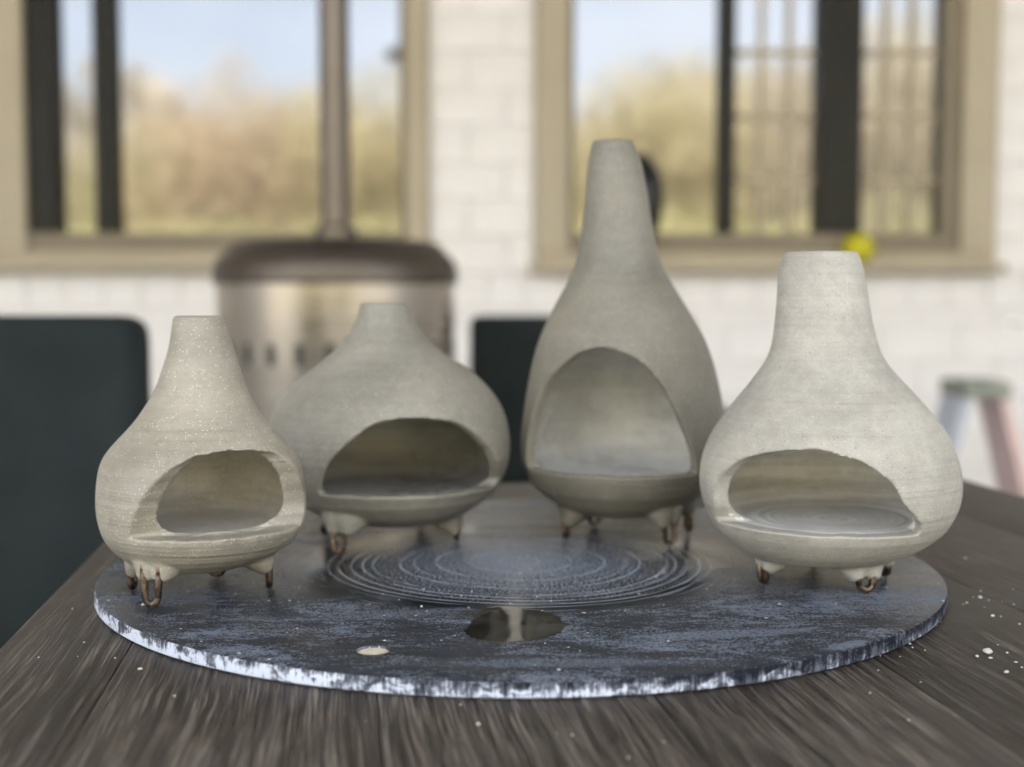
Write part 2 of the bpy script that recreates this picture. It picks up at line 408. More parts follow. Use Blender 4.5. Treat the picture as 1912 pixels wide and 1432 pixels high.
# covered patio: boarded ceiling on beams and posts, fixed to the house wall
PY, PZ = -7.6, 4.0                                  # front edge (house-local y) and ceiling height
for k in range(40):
    q = MB(); xa = -6.6 + k * .33; q.box(xa, xa + .325, PY + .15, -.002, PZ, PZ + .03)
    q.build('ceiling_board', M['ceiling'], house)
q = MB(); q.box(-6.75, 6.75, PY, PY + .148, PZ - .12, PZ + .16); q.build('porch_beam', M['trim'], house)
q = MB(); q.add([(-6.8,PY-.2,PZ+.17),(6.8,PY-.2,PZ+.17),(6.8,-.003,PZ+.8),(-6.8,-.003,PZ+.8),(-6.8,PY-.2,PZ+.22),(6.8,PY-.2,PZ+.22),(6.8,-.003,PZ+.85),(-6.8,-.003,PZ+.85)],
    [(0,3,2,1),(4,5,6,7),(0,1,5,4),(1,2,6,5),(2,3,7,6),(3,0,4,7)]); q.build('porch_roof', M['roof'], house)
for xp in (-6.6, 6.6):
    q = MB(); q.box(xp - .09, xp + .09, PY, PY + .146, -5e-3, PZ - .1205); q.build('porch_post', M['trim'], house)

for s in (-1, 1):  # unseen boards added on both sides to block side light
    for k in range(20):
        q = MB(); ya = -.05 - k * .32; xw = s * 6.6
        q.box(xw - .02, xw + .02, ya - .315, ya, -.004, PZ - .002); q.build('side_light_screen', M['paint'], house)

# bricks: a course of upright headers under the sills, then running courses
rb = random.Random(3)
bricks = []
def in_window(x0, x1, z0, z1):
    return any(x1 > a + .003 and x0 < b - .003 and z1 > c + .003 and z0 < d - .003 for (a, b, c, d) in (WL, WR))
zt = .962
x = -2.62
while x < 2.6: bricks.append((x, x + .139, zt - .126, zt)); x += .149
rows = [(.834 - .062, .834 - .002 - .006)]
z = .764
while z > -.08: rows.append((z - .131, z)); z -= .141
for i, (z0, z1) in enumerate(rows):
    x = -2.62 - (.15 if i % 2 else 0) + .01
    while x < 2.6: bricks.append((x, x + .290, z0, z1)); x += .300
z = .972; i = 0
while z < 2.5:
    for (a, b) in ((-2.63, WL[0]), (WL[1], WR[0]), (WR[1], 2.63)):
        x = a + .004; first = .145 if i % 2 else .290
        while x < b - .03:
            x1 = min(x + first, b - .004); first = .290
            bricks.append((x, x1, z, z + .131)); x = x1 + .010
    z += .141; i += 1
bricks = [b for b in bricks if not in_window(*b)]
def vis(b):
    cx_ = (b[0] + b[1]) / 2; cz_ = (b[2] + b[3]) / 2
    return abs(cx_) + max(0, abs(cz_ - 1.1) - .9) * 3
bricks.sort(key=vis)
mesh_cache = {}
rest = MB()
for k, (x0, x1, z0, z1) in enumerate(bricks):
    w_, h_ = round(x1 - x0, 3), round(z1 - z0, 3); dep = rb.uniform(-.0012, .0018)
    if k < 296:
        key = (w_, h_)
        if key not in mesh_cache:
            mb = MB(); mb.cbox(-w_/2, w_/2, 0, .022, -h_/2, h_/2, .004)
            me = bpy.data.meshes.new('brick'); me.from_pydata(mb.v, [], mb.f); me.update(); me.materials.append(M['paint']); mesh_cache[key] = me
        o = bpy.data.objects.new('brick', mesh_cache[key]); COL.objects.link(o); o.parent = wall
        o.location = ((x0 + x1) / 2, dep, (z0 + z1) / 2); o.rotation_euler = (rb.gauss(0, .006), rb.gauss(0, .003), rb.gauss(0, .004))
    else:
        rest.cbox(x0, x1, dep, .022, z0, z1, .004)
if rest.v: tag(rest.build('brickwork', M['paint'], wall), kind='stuff')

def window(win, trims, sashes, panes, muntins, label):
    x0, x1, z0, z1 = win
    t = MB(); a, b = trims
    t.cbox(x0, x0 + a, -.045, .12, z0 + .075, z1, .006); t.cbox(x1 - b, x1, -.045, .12, z0 + .075, z1, .006); t.cbox(x0 + a, x1 - b, -.043, .12, z1 - .08, z1, .006)
    fr = t.build('window', M['trim'], house)
    if label: fr['label'] = label
    s = MB(); s.cbox(x0 - .02, x1 + .02, -.120, .12, z0 - .002, z0 + .028, .006); s.cbox(x0 + .002, x1 - .002, -.052, .12, z0 + .028, z0 + .075, .004); s.build('sill', M['trim'], fr)
    for (sx0, sx1, sz0, sz1, mk, fy) in sashes:
        q = MB(); q.cbox(sx0, sx1, fy, .10, sz0, sz1, .004); q.build('sash_bar', M[mk], fr)
    for (px0, px1) in panes:
        q = MB(); q.box(px0, px1, .055, .061, z0 + .11, z1 - .10); q.build('pane', M['glass'], fr)
    for (px0, px1, n_v, dz) in muntins:
        q = MB()
        for k in range(n_v):
            xm = px0 + (px1 - px0) * (k + 1) / (n_v + 1); q.box(xm - .011, xm + .011, .040, .0545, z0 + .115, z1 - .10)
        zz = z0 + .115 + dz
        while zz < z1 - .12:
            q.box(px0, px1, .042, .0543, zz - .011, zz + .011); zz += dz
        q.build('muntin_grid', M['muntin'], fr)
    return fr
zb = WL[2]
window(WL, (.165, .083),
       [(-1.866, -.404, zb + .0755, zb + .145, 'sash_tan', -.02), (-1.866, -1.76, zb + .145, 2.47, 'sash', -.012), (-1.606, -1.534, zb + .145, 2.47, 'sash', -.015), (-.43, -.404, zb + .145, 2.47, 'sash_tan', -.012)],
       [(-1.757, -1.609), (-1.531, -.433)], [], 'left window reflecting sky and autumn trees, dark sash bars')
zb = WR[2]
window(WR, (.128, .135),
       [(.2185, 1.722, zb + .0755, zb + .15, 'sash_tan', -.02), (.2185, .240, zb + .15, 2.47, 'sash_tan', -.012), (.800, .858, zb + .15, 2.47, 'sash', -.012), (1.182, 1.342, zb + .15, 2.47, 'sash', -.03), (1.655, 1.722, zb + .15, 2.47, 'sash_tan', -.012)],
       [(.243, .797), (.861, 1.179), (1.345, 1.652)], [(.861, 1.179, 2, .245), (1.345, 1.652, 2, .245)], 'right window with dark upright bars and a muntin grid')

# ------------------------------------------------------------------ trees and shrubs across the lawn, seen in the glass
def leaf_mat(name, c, v=.14):
    t = NT(name); o = t.obj(); f = t.noise(o, 1.6, 4); g = t.noise(o, 7, 2)
    col = t.mix(t.remap(t.math('ADD', t.math('MULTIPLY', f, .6), t.math('MULTIPLY', g, .4)), .35, .65), tuple(x * (1 - v) for x in c), tuple(x * (1 + v) for x in c))
    d = t.n('BsdfDiffuse', {'Color': col}); tr = t.n('BsdfTranslucent', {'Color': col}); m = t.n('MixShader', {0: .42, 1: d, 2: tr})
    t.t.links.new(m.outputs[0], t.out.inputs[0]); return t.m
LEAF = dict(gold=leaf_mat('golden_leaves', (.52, .45, .275)), orange=leaf_mat('orange_leaves', (.56, .45, .31)), tan=leaf_mat('tan_leaves', (.50, .435, .325)),
            olive=leaf_mat('olive_leaves', (.46, .42, .24)), lime=leaf_mat('yellow_green_leaves', (.54, .50, .26)))
def tree(name, label, cat, px, top_y, y, mat, seed, shrub=False, spread=.42, group=None):
    rr = random.Random(seed)
    L = 2 * 5.055 - y; X = (px - 956) / 2400 * L; H = .86 + (560 - top_y) * L / 2400
    t = empty(name, (X, y, -.03)); tag(t, label, cat, group)
    tm = MB()
    if not shrub:
        tm.tube([(0,0,0),(rr.uniform(-.1,.1),rr.uniform(-.1,.1),H*.3),(rr.uniform(-.2,.2),rr.uniform(-.2,.2),H*.75)], [.16,.12,.05], 8)
        for k in range(6):
            a = rr.uniform(0, 6.28); z0 = H * rr.uniform(.25, .5); l = H * spread * rr.uniform(.5, .9)
            tm.tube([(0,0,z0),(math.cos(a)*l*.5,math.sin(a)*l*.5,z0+l*.5),(math.cos(a)*l,math.sin(a)*l,z0+l*.85)], [.06,.04,.015], 6)
    else:
        for k in range(6):
            a = rr.uniform(0, 6.28); tm.tube([(0,0,0),(math.cos(a)*.3,math.sin(a)*.3,H*.4),(math.cos(a)*.6,math.sin(a)*.6,H*.8)], [.03,.02,.01], 5)
    tm.build('trunk' if not shrub else 'stems', M['bark'], t, True)
    cm = MB(); zc = H * (.60 if not shrub else .45); rz_ = H * (.40 if not shrub else .5); rx = H * spread if not shrub else H * .8
    clumps = [(Vector((rr.gauss(0, .36) * rx, rr.gauss(0, .36) * rx, zc + rr.gauss(0, .28) * rz_)), rr.uniform(.16, .30) * rx) for k in range(30)]
    for k in range(6500 if not shrub else 2600):
        if rr.random() < .55:
            u = Vector((rr.gauss(0, 1), rr.gauss(0, 1), rr.gauss(0, 1))).normalized() * rr.random() ** .38
            p = Vector((u.x * rx, u.y * rx, zc + u.z * rz_))
        else:
            c, r = clumps[rr.randrange(30)]; p = c + Vector((rr.gauss(0, .5), rr.gauss(0, .5), rr.gauss(0, .5))) * r
        if p.z < .05: continue
        s = rr.uniform(.05, .11)
        u = Vector((rr.gauss(0, 1), rr.gauss(0, 1), rr.gauss(0, 1))).normalized(); v_ = u.orthogonal().normalized() * s; u = u.cross(v_).normalized() * s * .6
        cm.add([p - v_, p + u, p + v_, p - u], [(0, 1, 2, 3)])
    cm.build('crown' if not shrub else 'foliage', LEAF[mat], t)
TREES = [(60,250,-17,'tan'),(170,232,-19,'tan'),(290,225,-17,'olive'),(410,148,-16,'orange'),(520,168,-18,'tan'),(610,150,-21,'tan'),(700,122,-16,'gold'),(790,190,-18,'tan'),
         (900,170,-20,'tan'),(1040,215,-18,'tan'),(1130,235,-17,'olive'),(1235,105,-15,'gold'),(1335,95,-19,'gold'),(1430,140,-17,'tan'),(1510,95,-20,'tan'),(1600,40,-16,'tan'),(1700,15,-18,'gold'),(1800,10,-17,'tan')]
WORD = dict(tan='tan', olive='olive green', orange='orange', gold='golden')
for k, (px, ty, y, mk) in enumerate(TREES):
    tree('autumn_tree', f'autumn tree with {WORD[mk]} leaves across the lawn, reflected in the windows', 'tree', px, ty, y, mk, 100 + k, spread=.40, group=f'{WORD[mk]} autumn trees across the lawn')
for k, (px, ty, mk) in enumerate([(140,400,'lime'),(330,385,'lime'),(470,395,'lime'),(660,380,'lime'),(1120,390,'lime'),(1270,375,'lime'),(1450,385,'lime'),(1620,330,'olive'),(1740,370,'olive')]):
    wd = 'yellow green' if mk == 'lime' else 'olive green'
    tree('shrub', f'low {wd} shrub in front of the autumn trees across the lawn', 'shrub', px, ty, -10.5 - (k % 3) * .8, mk, 300 + k, shrub=True, group=f'{wd} shrubs on the lawn')
# far wood closing the view
fw = MB(); rr = random.Random(5)
for k in range(9000):
    x = rr.uniform(-45, 45); y = rr.uniform(-42, -34); hmax = 7.2 + 1.3 * math.sin(x * .35) + .8 * math.sin(x * .9 + 2)
    z = rr.uniform(0, 1) ** .8 * hmax; s = rr.uniform(.3, .6)
    u = Vector((rr.gauss(0, 1), rr.gauss(0, .5), rr.gauss(0, 1))).normalized(); v_ = u.orthogonal().normalized() * s; u = u.cross(v_).normalized() * s
    p = Vector((x, y, z)); fw.add([p - v_, p + u, p + v_, p - u], [(0, 1, 2, 3)])
tag(fw.build('far_wood', LEAF['tan']), 'far tan autumn wood beyond the lawn', 'wood', kind='stuff')

# ------------------------------------------------------------------ patio heater
h = empty('patio_heater', (-.341, 2.5, 0))
tag(h, 'stainless steel patio heater with slotted round tank housing and tall pole', 'heater')
b = MB(); b.lathe([(.215,.06),(.228,.08),(.228,.885),(.2285,.890)], 64, cap1=False); b.build('tank_housing', M['steel'], h, False); smooth_by_angle(bpy.data.objects['tank_housing'])
b = MB(); b.lathe([(.2284,.8905),(.236,.894),(.236,.916),(.231,.932),(.200,.966),(.185,.972),(.05,.978),(.001,.978)], 64); o = b.build('housing_lid', M['lid'], h); smooth_by_angle(o)
b = MB(); b.lathe([(.25,0),(.25,.035),(.235,.0595),(.001,.0597)], 48); o = b.build('base', M['steel'], h); smooth_by_angle(o)
slot_me = None
for k in range(26):
    a = 2 * math.pi * (k + .35) / 26
    if slot_me is None:
        sb = MB(); sb.cbox(-.0085, .0085, -.0012, .006, -.020, .020, .0012); slot_me = bpy.data.meshes.new('vent_slot'); slot_me.from_pydata(sb.v, [], sb.f); slot_me.materials.append(M['dark'])
    o = bpy.data.objects.new('vent_slot', slot_me); COL.objects.link(o); o.parent = h
    o.location = (.228 * math.sin(a), -.228 * math.cos(a), .762); o.rotation_euler = (0, 0, a)
b = MB(); b.lathe([(.040,.9785),(.040,1.0),(.029,1.006),(.029,1.98)], 32); o = b.build('pole', M['pole'], h); smooth_by_angle(o)
b = MB(); b.lathe([(.05,1.982),(.11,2.02),(.11,2.22),(.07,2.25)], 32); o = b.build('burner_head', M['steel'], h); smooth_by_angle(o)
b = MB(); b.lathe([(.40,2.27),(.41,2.28),(.25,2.36),(.05,2.40),(.001,2.40)], 48); o = b.build('reflector_dome', M['steel'], h); smooth_by_angle(o)

# ------------------------------------------------------------------ chairs
def chair(x, y, rz, label, top):
    t = empty('patio_chair', (x, y, 0), rz); tag(t, label, 'chair', 'dark cushioned patio chairs behind the table')
    q = MB(); q.box(-.26, .26, .0, .085, .43, top); o = q.build('backrest', M['chair'], t); bevel_mesh(o, .028, 4)
    q = MB(); q.box(-.26, .26, -.50, -.005, .36, .45); o = q.build('seat', M['chair'], t); bevel_mesh(o, .025, 3)
    q = MB(); q.box(-.25, .25, -.49, .07, .315, .3585); q.build('seat_frame', M['chair_frame'], t)
    for (lx, ly) in ((-.225,-.46),(.225,-.46),(-.225,.045),(.225,.045)):
        q = MB(); q.tube([(lx,ly,.314),(lx*1.06,ly*1.06,0)], [.02,.015], 10); q.build('leg', M['chair_frame'], t, True)
    for s in (-1, 1):
        q = MB(); q.tube([(s*.285,.03,.60),(s*.295,-.20,.62),(s*.295,-.42,.62),(s*.285,-.45,.60),(s*.275,-.46,.34)], .016, 8); q.build('armrest', M['chair_frame'], t, True)
    return t
chair(-.63, 1.25, R(4), 'dark green grey cushioned chair at the left edge beside the table', .845)
chair(.160, 2.95, R(-2), 'dark cushioned chair between the heater and the tall chiminea', .825)

# ------------------------------------------------------------------ small stool by the wall, ball and made-up dark vessel on the sill
t = empty('folding_stool', (1.515, 4.2, 0)); tag(t, 'small stool with grey green seat and splayed pink leg by the white wall', 'stool')
q = MB(); q.box(-.075, .075, -.13, .13, .545, .60); o = q.build('seat', M['seat'], t); bevel_mesh(o, .015, 3)
for (s, mk, lb) in ((1, 'pink', 'faded pink leg'), (-1, 'blue', 'pale blue grey leg')):
    q = MB(); q.add([(s*.045,-.11,.544),(s*.072,-.11,.544),(s*.072,.11,.544),(s*.045,.11,.544),(s*.185,-.12,0),(s*.217,-.12,0),(s*.217,.12,0),(s*.185,.12,0)],
        [(0,1,2,3),(4,7,6,5),(0,4,5,1),(1,5,6,2),(2,6,7,3),(3,7,4,0)]); o = q.build('leg', M[mk], t); o['label'] = lb
q = MB(); bm = bmesh.new(); bmesh.ops.create_icosphere(bm, subdivisions=4, radius=.062)
for v in bm.verts: v.co.z *= .96
me = bpy.data.meshes.new('ball'); bm.to_mesh(me); bm.free(); me.polygons.foreach_set('use_smooth', [True]*len(me.polygons))
o = link_data('ball', me, M['yellow']); o.location = (1.325, 4.945, .9965 + .0595); tag(o, 'bright yellow ball resting on the right window sill', 'ball')
q = MB(); q.lathe([(.030,0),(.036,.006),(.034,.05),(.052,.09),(.078,.16),(.088,.24),(.084,.31),(.062,.37),(.040,.395),(.034,.41),(.034,.415)], 40); o = q.build('stand_in_vessel', M['stand_in_vessel']); smooth_by_angle(o, 50)  # vessel invented in place of an unclear dark shape in the window
o.location = (.490, 4.935, .9965); tag(o, 'made-up black rounded vessel on the window sill behind the tall chiminea', 'stand_in_vessel')

# ------------------------------------------------------------------ table of dark wood grain planks
TA = math.atan(.133)
ca, sa = math.cos(TA), math.sin(TA)
tbl = empty('table', (0, 0, 0), TA)                      # local x across, local y along the grain
tag(tbl, 'dark brown wood grain plank table carrying the round board', 'table')
def tl(x, y): return (x * ca + y * sa, -x * sa + y * ca)
edges = [-.1195, -.0744, .0101, .0946, .1791, .2636, .3481, .4195]
edges = [e * ca for e in edges]
VF = .8396 * ca + .0127 * sa; VN = .20
for k in range(len(edges) - 1):
    q = MB(); x0, x1 = edges[k] + (.00015 if k else 0), edges[k+1] - (.00015 if k < 6 else 0)
    cx_ = (x0 + x1) / 2; q.box(x0 - cx_, x1 - cx_, VN, VF, -.018, 0)
    o = q.build('plank', M['wood'], tbl); bevel_mesh(o, .0003 if 0 < k < 6 else .0012, 2); o.location = (cx_, 0, TABLE_Z)
q = MB(); a0, a1 = edges[0] + .02, edges[-1] - .02
q.box(a0, a0+.02, VN+.02, VF-.02, TABLE_Z-.085, TABLE_Z-.0185); q.box(a1-.02, a1, VN+.02, VF-.02, TABLE_Z-.085, TABLE_Z-.0185)
q.box(a0+.02, a1-.02, VF-.04, VF-.02, TABLE_Z-.085, TABLE_Z-.0187); q.box(a0+.02, a1-.02, VN+.02, VN+.04, TABLE_Z-.085, TABLE_Z-.0187)
q.build('apron', M['wood'], tbl)
for lx in (a0 + .045, a1 - .045):
    for ly in (VN + .065, VF - .065):
        q = MB(); q.box(lx - .022, lx + .022, ly - .022, ly + .022, 0, TABLE_Z - .0187); q.build('leg', M['wood'], tbl)

# ------------------------------------------------------------------ round board with a pin hole
BC = Vector((.0036, .5584, TABLE_Z))
bat = empty('round_board', BC); tag(bat, 'round black potter\'s board covered in chalky clay dust under the four chimineas', 'board')
q = MB(); q.lathe([(.1768,.0002),(.178,.0010),(.178,.0050),(.1777,.0056),(.1770,.0060)], 256, cap0=True, cap1=True)
disc = q.build('board_disc', M['bat'], bat)
HP = Vector((-.0455 - BC.x, .4149 - BC.y, 0))
cut = MB(); cut.lathe([(.0056,.0032),(.0056,.02)], 32, c=(HP.x, HP.y)); cut_o = cut.build('cutter', None, bat)
md = disc.modifiers.new('hole', 'BOOLEAN'); md.object = cut_o; md.solver = 'EXACT'
me = baked(disc); disc.modifiers.clear(); disc.data = me; bpy.data.objects.remove(cut_o)
smooth_by_angle(disc, 30)
q = MB(); q.lathe([(.0055,.0033),(.0054,.0052),(.0047,.0055),(.0030,.0053),(.0001,.0050)], 32, c=(HP.x, HP.y)); o = q.build('hole_plug', M['plug'], bat, True); o['label'] = 'pin hole packed with cream clay'

# wet patch
def wet_material():
    t = NT('standing_water'); o = t.obj()
    return t.p(Base_Color=t.mix(t.remap(t.noise(o, 60, 3), .4, .6), (.010, .010, .009), (.022, .021, .018)), Roughness=t.remap(t.noise(o, 90, 3), .35, .65, .04, .12), IOR=1.45, Normal=t.bump(t.noise(o, 60, 1), .00012))
M['wet'] = wet_material()
PUD = [(-.0163,.4381),(-.0145,.4529),(-.0111,.4688),(-.0052,.4754),(.0048,.4721),(.0145,.4647),(.019,.4491),(.0155,.4359),(.0061,.4262),(-.0047,.4235),(-.0119,.4275)]
def catmull(P, n, closed=True):
    out = []; m = len(P)
    for i in range(m if closed else m - 1):
        g = lambda j: Vector(P[j % m]) if closed else Vector(P[max(0, min(m - 1, j))])
        a, b, c, d = g(i-1), g(i), g(i+1), g(i+2)
        for k in range(n):
            u = k / n
            out.append(.5 * ((2*b) + (c-a)*u + (2*a-5*b+4*c-d)*u*u + (3*b-a-3*c+d)*u**3))
    if not closed: out.append(Vector(P[-1]))
    return out
pc = Vector((.0005, .4480)); ring = catmull([Vector(p) - pc for p in PUD], 8)
ring = [p * (1 + .045 * mnoise.noise(Vector((p.x * 300, p.y * 300, 1))) + .05 * mnoise.noise(Vector((p.x * 900, p.y * 900, 5)))) for p in ring]
q = MB(); n = len(ring); vs = []; fs = []
for (sc_, z) in ((1, 0), (.985, .00008), (.95, .00011), (.5, .00012)): vs += [(p.x * sc_, p.y * sc_, z) for p in ring]
for i in range(3):
    for k in range(n): fs.append((i*n+k, i*n+(k+1)%n, (i+1)*n+(k+1)%n, (i+1)*n+k))
vs.append((0, 0, .00012)); fs += [(3*n+k, 3*n+(k+1)%n, 4*n) for k in range(n)]
q.add(vs, fs); o = q.build('water_patch', M['wet'], None, True); o.location = (pc.x, pc.y, ZB + .00005)
tag(o, 'shiny dark wet patch at the front middle of the round board', 'puddle')

# ------------------------------------------------------------------ the four chimineas
POTS = {
  'p1': dict(ctr=(-0.1255,0.5005),
    prof=[(11.4, 0.9, 22.5), (14.4, 2.6, 29.1), (17.4, 3.2, 33.0), (20.4, 3.8, 36.2), (23.4, 4.0, 38.1), (26.8, 4.4, 39.4), (30.1, 4.2, 40.0), (33.5, 4.1, 40.3), (36.9, 4.0, 40.2), (40.2, 4.0, 40.1), (43.6, 3.9, 39.7), (46.9, 3.9, 39.2), (50.3, 3.9, 38.6), (53.7, 3.6, 37.0), (57.0, 3.4, 34.4), (60.4, 3.2, 31.0), (63.8, 3.5, 28.0), (67.1, 3.7, 25.1), (70.5, 3.7, 22.8), (73.9, 3.9, 20.7), (77.2, 4.0, 18.7), (80.6, 4.2, 17.2), (83.9, 4.2, 16.1), (87.3, 4.2, 15.0), (90.7, 4.3, 13.9), (94.0, 4.4, 12.9), (97.4, 4.3, 12.0), (100.8, 4.1, 11.3), (104.1, 3.9, 10.6), (107.5, 3.7, 9.9)],
    hole=[(-23.9, 27.1, 25.9), (-22.2, 30.3, 31.7), (-19.9, 32.2, 37.9), (-15.7, 34.2, 44.9), (-11.1, 35.5, 50.0), (-6.6, 35.6, 53.6), (-0.8, 34.7, 56.3), (5.0, 33.4, 57.9), (11.7, 32.0, 58.4), (20.2, 28.8, 58.0), (27.3, 24.7, 57.1), (32.7, 20.3, 55.5), (36.8, 18.0, 52.3), (40.1, 15.0, 47.3), (42.1, 12.1, 41.3), (43.1, 9.6, 35.4), (42.8, 10.7, 31.0), (41.3, 14.2, 28.0), (35.6, 24.2, 27.7), (26.4, 32.6, 26.9), (13.6, 38.1, 26.3), (1.2, 39.1, 26.4), (-12.7, 35.3, 26.2)],
    feet=[(-23.3, -5.6), (-15.3, 24.6), (9.4, -22.6), (29.2, 3.7)]),
  'p2': dict(ctr=(-0.0603,0.6102),
    prof=[(9.9, 4.6, 25.3), (12.9, 3.2, 35.0), (15.9, 2.2, 40.2), (18.9, 2.2, 44.3), (21.9, 2.3, 47.9), (25.5, 2.8, 51.0), (29.2, 2.6, 53.1), (32.8, 2.6, 54.8), (36.4, 2.5, 56.0), (40.0, 2.4, 56.9), (43.6, 2.2, 57.3), (47.3, 2.1, 57.4), (50.9, 1.9, 57.1), (54.5, 1.7, 56.7), (58.1, 1.6, 55.9), (61.7, 1.5, 54.7), (65.4, 1.4, 53.0), (69.0, 1.4, 50.8), (72.6, 1.5, 47.8), (76.2, 1.9, 43.9), (79.8, 2.5, 39.7), (83.5, 2.8, 35.0), (87.1, 1.4, 29.2), (90.7, 0.8, 24.5), (94.3, 0.5, 21.0), (97.9, 0.2, 18.0), (101.5, 0.0, 15.4), (105.2, 0.0, 13.6), (108.8, -0.0, 12.3), (112.4, -0.4, 11.1)],
    hole=[(-29.8, 42.4, 29.8), (-27.3, 47.7, 37.6), (-24.2, 50.8, 43.9), (-19.4, 53.1, 49.3), (-13.5, 54.6, 54.5), (-6.7, 55.0, 59.1), (-0.0, 54.7, 61.5), (8.4, 53.7, 62.8), (16.9, 52.0, 62.6), (25.6, 49.1, 61.6), (32.6, 45.8, 59.8), (38.9, 42.4, 55.6), (44.4, 38.2, 50.3), (49.3, 32.6, 44.3), (52.1, 26.3, 37.2), (53.1, 19.7, 31.7), (51.4, 20.8, 29.2), (43.0, 33.4, 28.0), (29.1, 45.3, 28.2), (16.0, 50.6, 27.9), (-1.1, 52.2, 28.0), (-18.1, 48.1, 28.0)],
    feet=[(-29.4, -13.1), (-21.4, 36.6), (17.2, -30.7), (33.5, 7.2)]),
  'p3': dict(ctr=(0.0570,0.6195),
    prof=[(12.6, -4.8, 25.0), (15.6, -4.1, 31.8), (18.6, -4.1, 36.1), (21.6, -4.0, 39.5), (24.6, -3.9, 42.3), (31.2, -4.0, 47.0), (37.7, -4.0, 48.9), (44.3, -3.8, 49.5), (50.9, -3.4, 49.3), (57.5, -3.3, 48.6), (64.1, -3.2, 47.7), (70.7, -3.3, 46.5), (77.3, -3.4, 45.3), (83.9, -3.5, 43.7), (90.5, -3.8, 41.8), (97.1, -4.1, 39.4), (103.7, -4.5, 36.1), (110.3, -5.2, 32.3), (116.9, -5.1, 28.4), (123.5, -5.5, 24.4), (130.1, -5.7, 21.0), (136.7, -6.2, 19.1), (143.3, -6.5, 17.7), (149.9, -6.6, 16.8), (156.5, -6.7, 16.0), (163.1, -7.0, 15.2), (169.7, -7.3, 14.3), (176.3, -7.7, 13.5), (182.9, -8.3, 12.2), (189.5, -8.8, 9.9)],
    hole=[(-49.0, 19.2, 38.4), (-48.8, 20.3, 45.9), (-47.2, 21.6, 54.6), (-44.3, 24.0, 64.7), (-40.6, 27.0, 73.3), (-35.5, 30.9, 80.6), (-29.1, 34.6, 86.3), (-23.5, 36.9, 90.2), (-18.0, 38.8, 92.0), (-11.2, 40.4, 92.5), (-4.5, 41.5, 91.0), (2.2, 42.0, 88.1), (7.6, 42.2, 84.1), (13.0, 42.0, 78.1), (17.1, 41.5, 72.0), (20.5, 41.1, 65.2), (24.6, 39.9, 57.0), (28.1, 37.8, 48.7), (30.3, 35.4, 41.6), (30.9, 32.7, 34.4), (18.7, 42.3, 34.9), (2.5, 47.5, 34.7), (-12.2, 47.3, 34.8), (-25.8, 42.7, 34.8), (-40.2, 31.7, 35.0), (-46.4, 23.6, 36.4)],
    feet=[(-30.3, 11.9), (-17.5, -26.1), (18.8, 24.9), (29.0, -10.7)]),
  'p4': dict(ctr=(0.1307,0.5190),
    prof=[(11.2, -4.9, 30.1), (14.2, -3.6, 36.2), (17.2, -3.2, 40.3), (20.2, -2.7, 43.7), (23.2, -2.3, 46.2), (27.6, -2.0, 48.8), (31.9, -2.1, 50.6), (36.3, -2.1, 51.7), (40.7, -2.2, 52.0), (45.1, -2.4, 51.8), (49.5, -2.4, 51.1), (53.9, -2.4, 49.8), (58.3, -2.4, 48.0), (62.7, -2.4, 45.5), (67.0, -2.6, 42.2), (71.4, -2.8, 38.8), (75.8, -2.9, 35.1), (80.2, -3.2, 31.1), (84.6, -3.8, 27.5), (89.0, -4.0, 23.9), (93.4, -4.2, 21.8), (97.8, -4.4, 20.6), (102.2, -4.8, 19.8), (106.5, -5.1, 19.1), (110.9, -5.3, 18.6), (115.3, -5.5, 18.1), (119.7, -5.8, 17.7), (124.1, -6.1, 17.2), (128.5, -6.3, 16.5), (132.9, -6.3, 14.8)],
    hole=[(-45.5, 21.1, 26.8), (-45.7, 26.3, 33.4), (-45.6, 28.3, 38.8), (-44.1, 30.7, 43.7), (-41.0, 33.7, 48.2), (-36.4, 37.1, 52.2), (-29.4, 41.1, 55.4), (-21.7, 44.4, 57.2), (-12.3, 46.9, 58.4), (-4.0, 47.9, 58.3), (2.4, 48.3, 56.9), (8.8, 48.2, 54.8), (14.3, 47.5, 51.8), (18.9, 46.5, 48.5), (22.1, 45.6, 45.2), (24.0, 44.8, 41.8), (26.4, 43.1, 37.9), (29.3, 40.3, 34.2), (31.9, 36.7, 30.6), (32.5, 34.7, 28.0), (23.1, 41.8, 27.6), (11.1, 46.6, 27.0), (-2.6, 48.1, 26.5), (-16.5, 45.5, 25.8), (-28.2, 39.7, 25.5), (-38.5, 30.8, 25.7)],
    feet=[(-26.8, 14.2), (-7.4, -21.6), (13.0, 19.8), (21.2, -12.4)]),
}

def interp(x, xs, ys):
    if x <= xs[0]: return ys[0]
    for i in range(1, len(xs)):
        if x <= xs[i]:
            u = (x - xs[i-1]) / (xs[i] - xs[i-1]); return ys[i-1] + (ys[i] - ys[i-1]) * u
    return ys[-1]
def resample(pts, n):
    # open smooth curve through points, n samples
    c = catmull([Vector(p) for p in pts], 12, closed=False)
    ds = [0]
    for i in range(1, len(c)): ds.append(ds[-1] + (c[i] - c[i-1]).length)
    out = []
    for k in range(n):
        t_ = ds[-1] * k / (n - 1); j = 1
        while j < len(ds) - 1 and ds[j] < t_: j += 1
        u = (t_ - ds[j-1]) / max(1e-9, ds[j] - ds[j-1]); out.append(c[j-1].lerp(c[j], u))
    return out

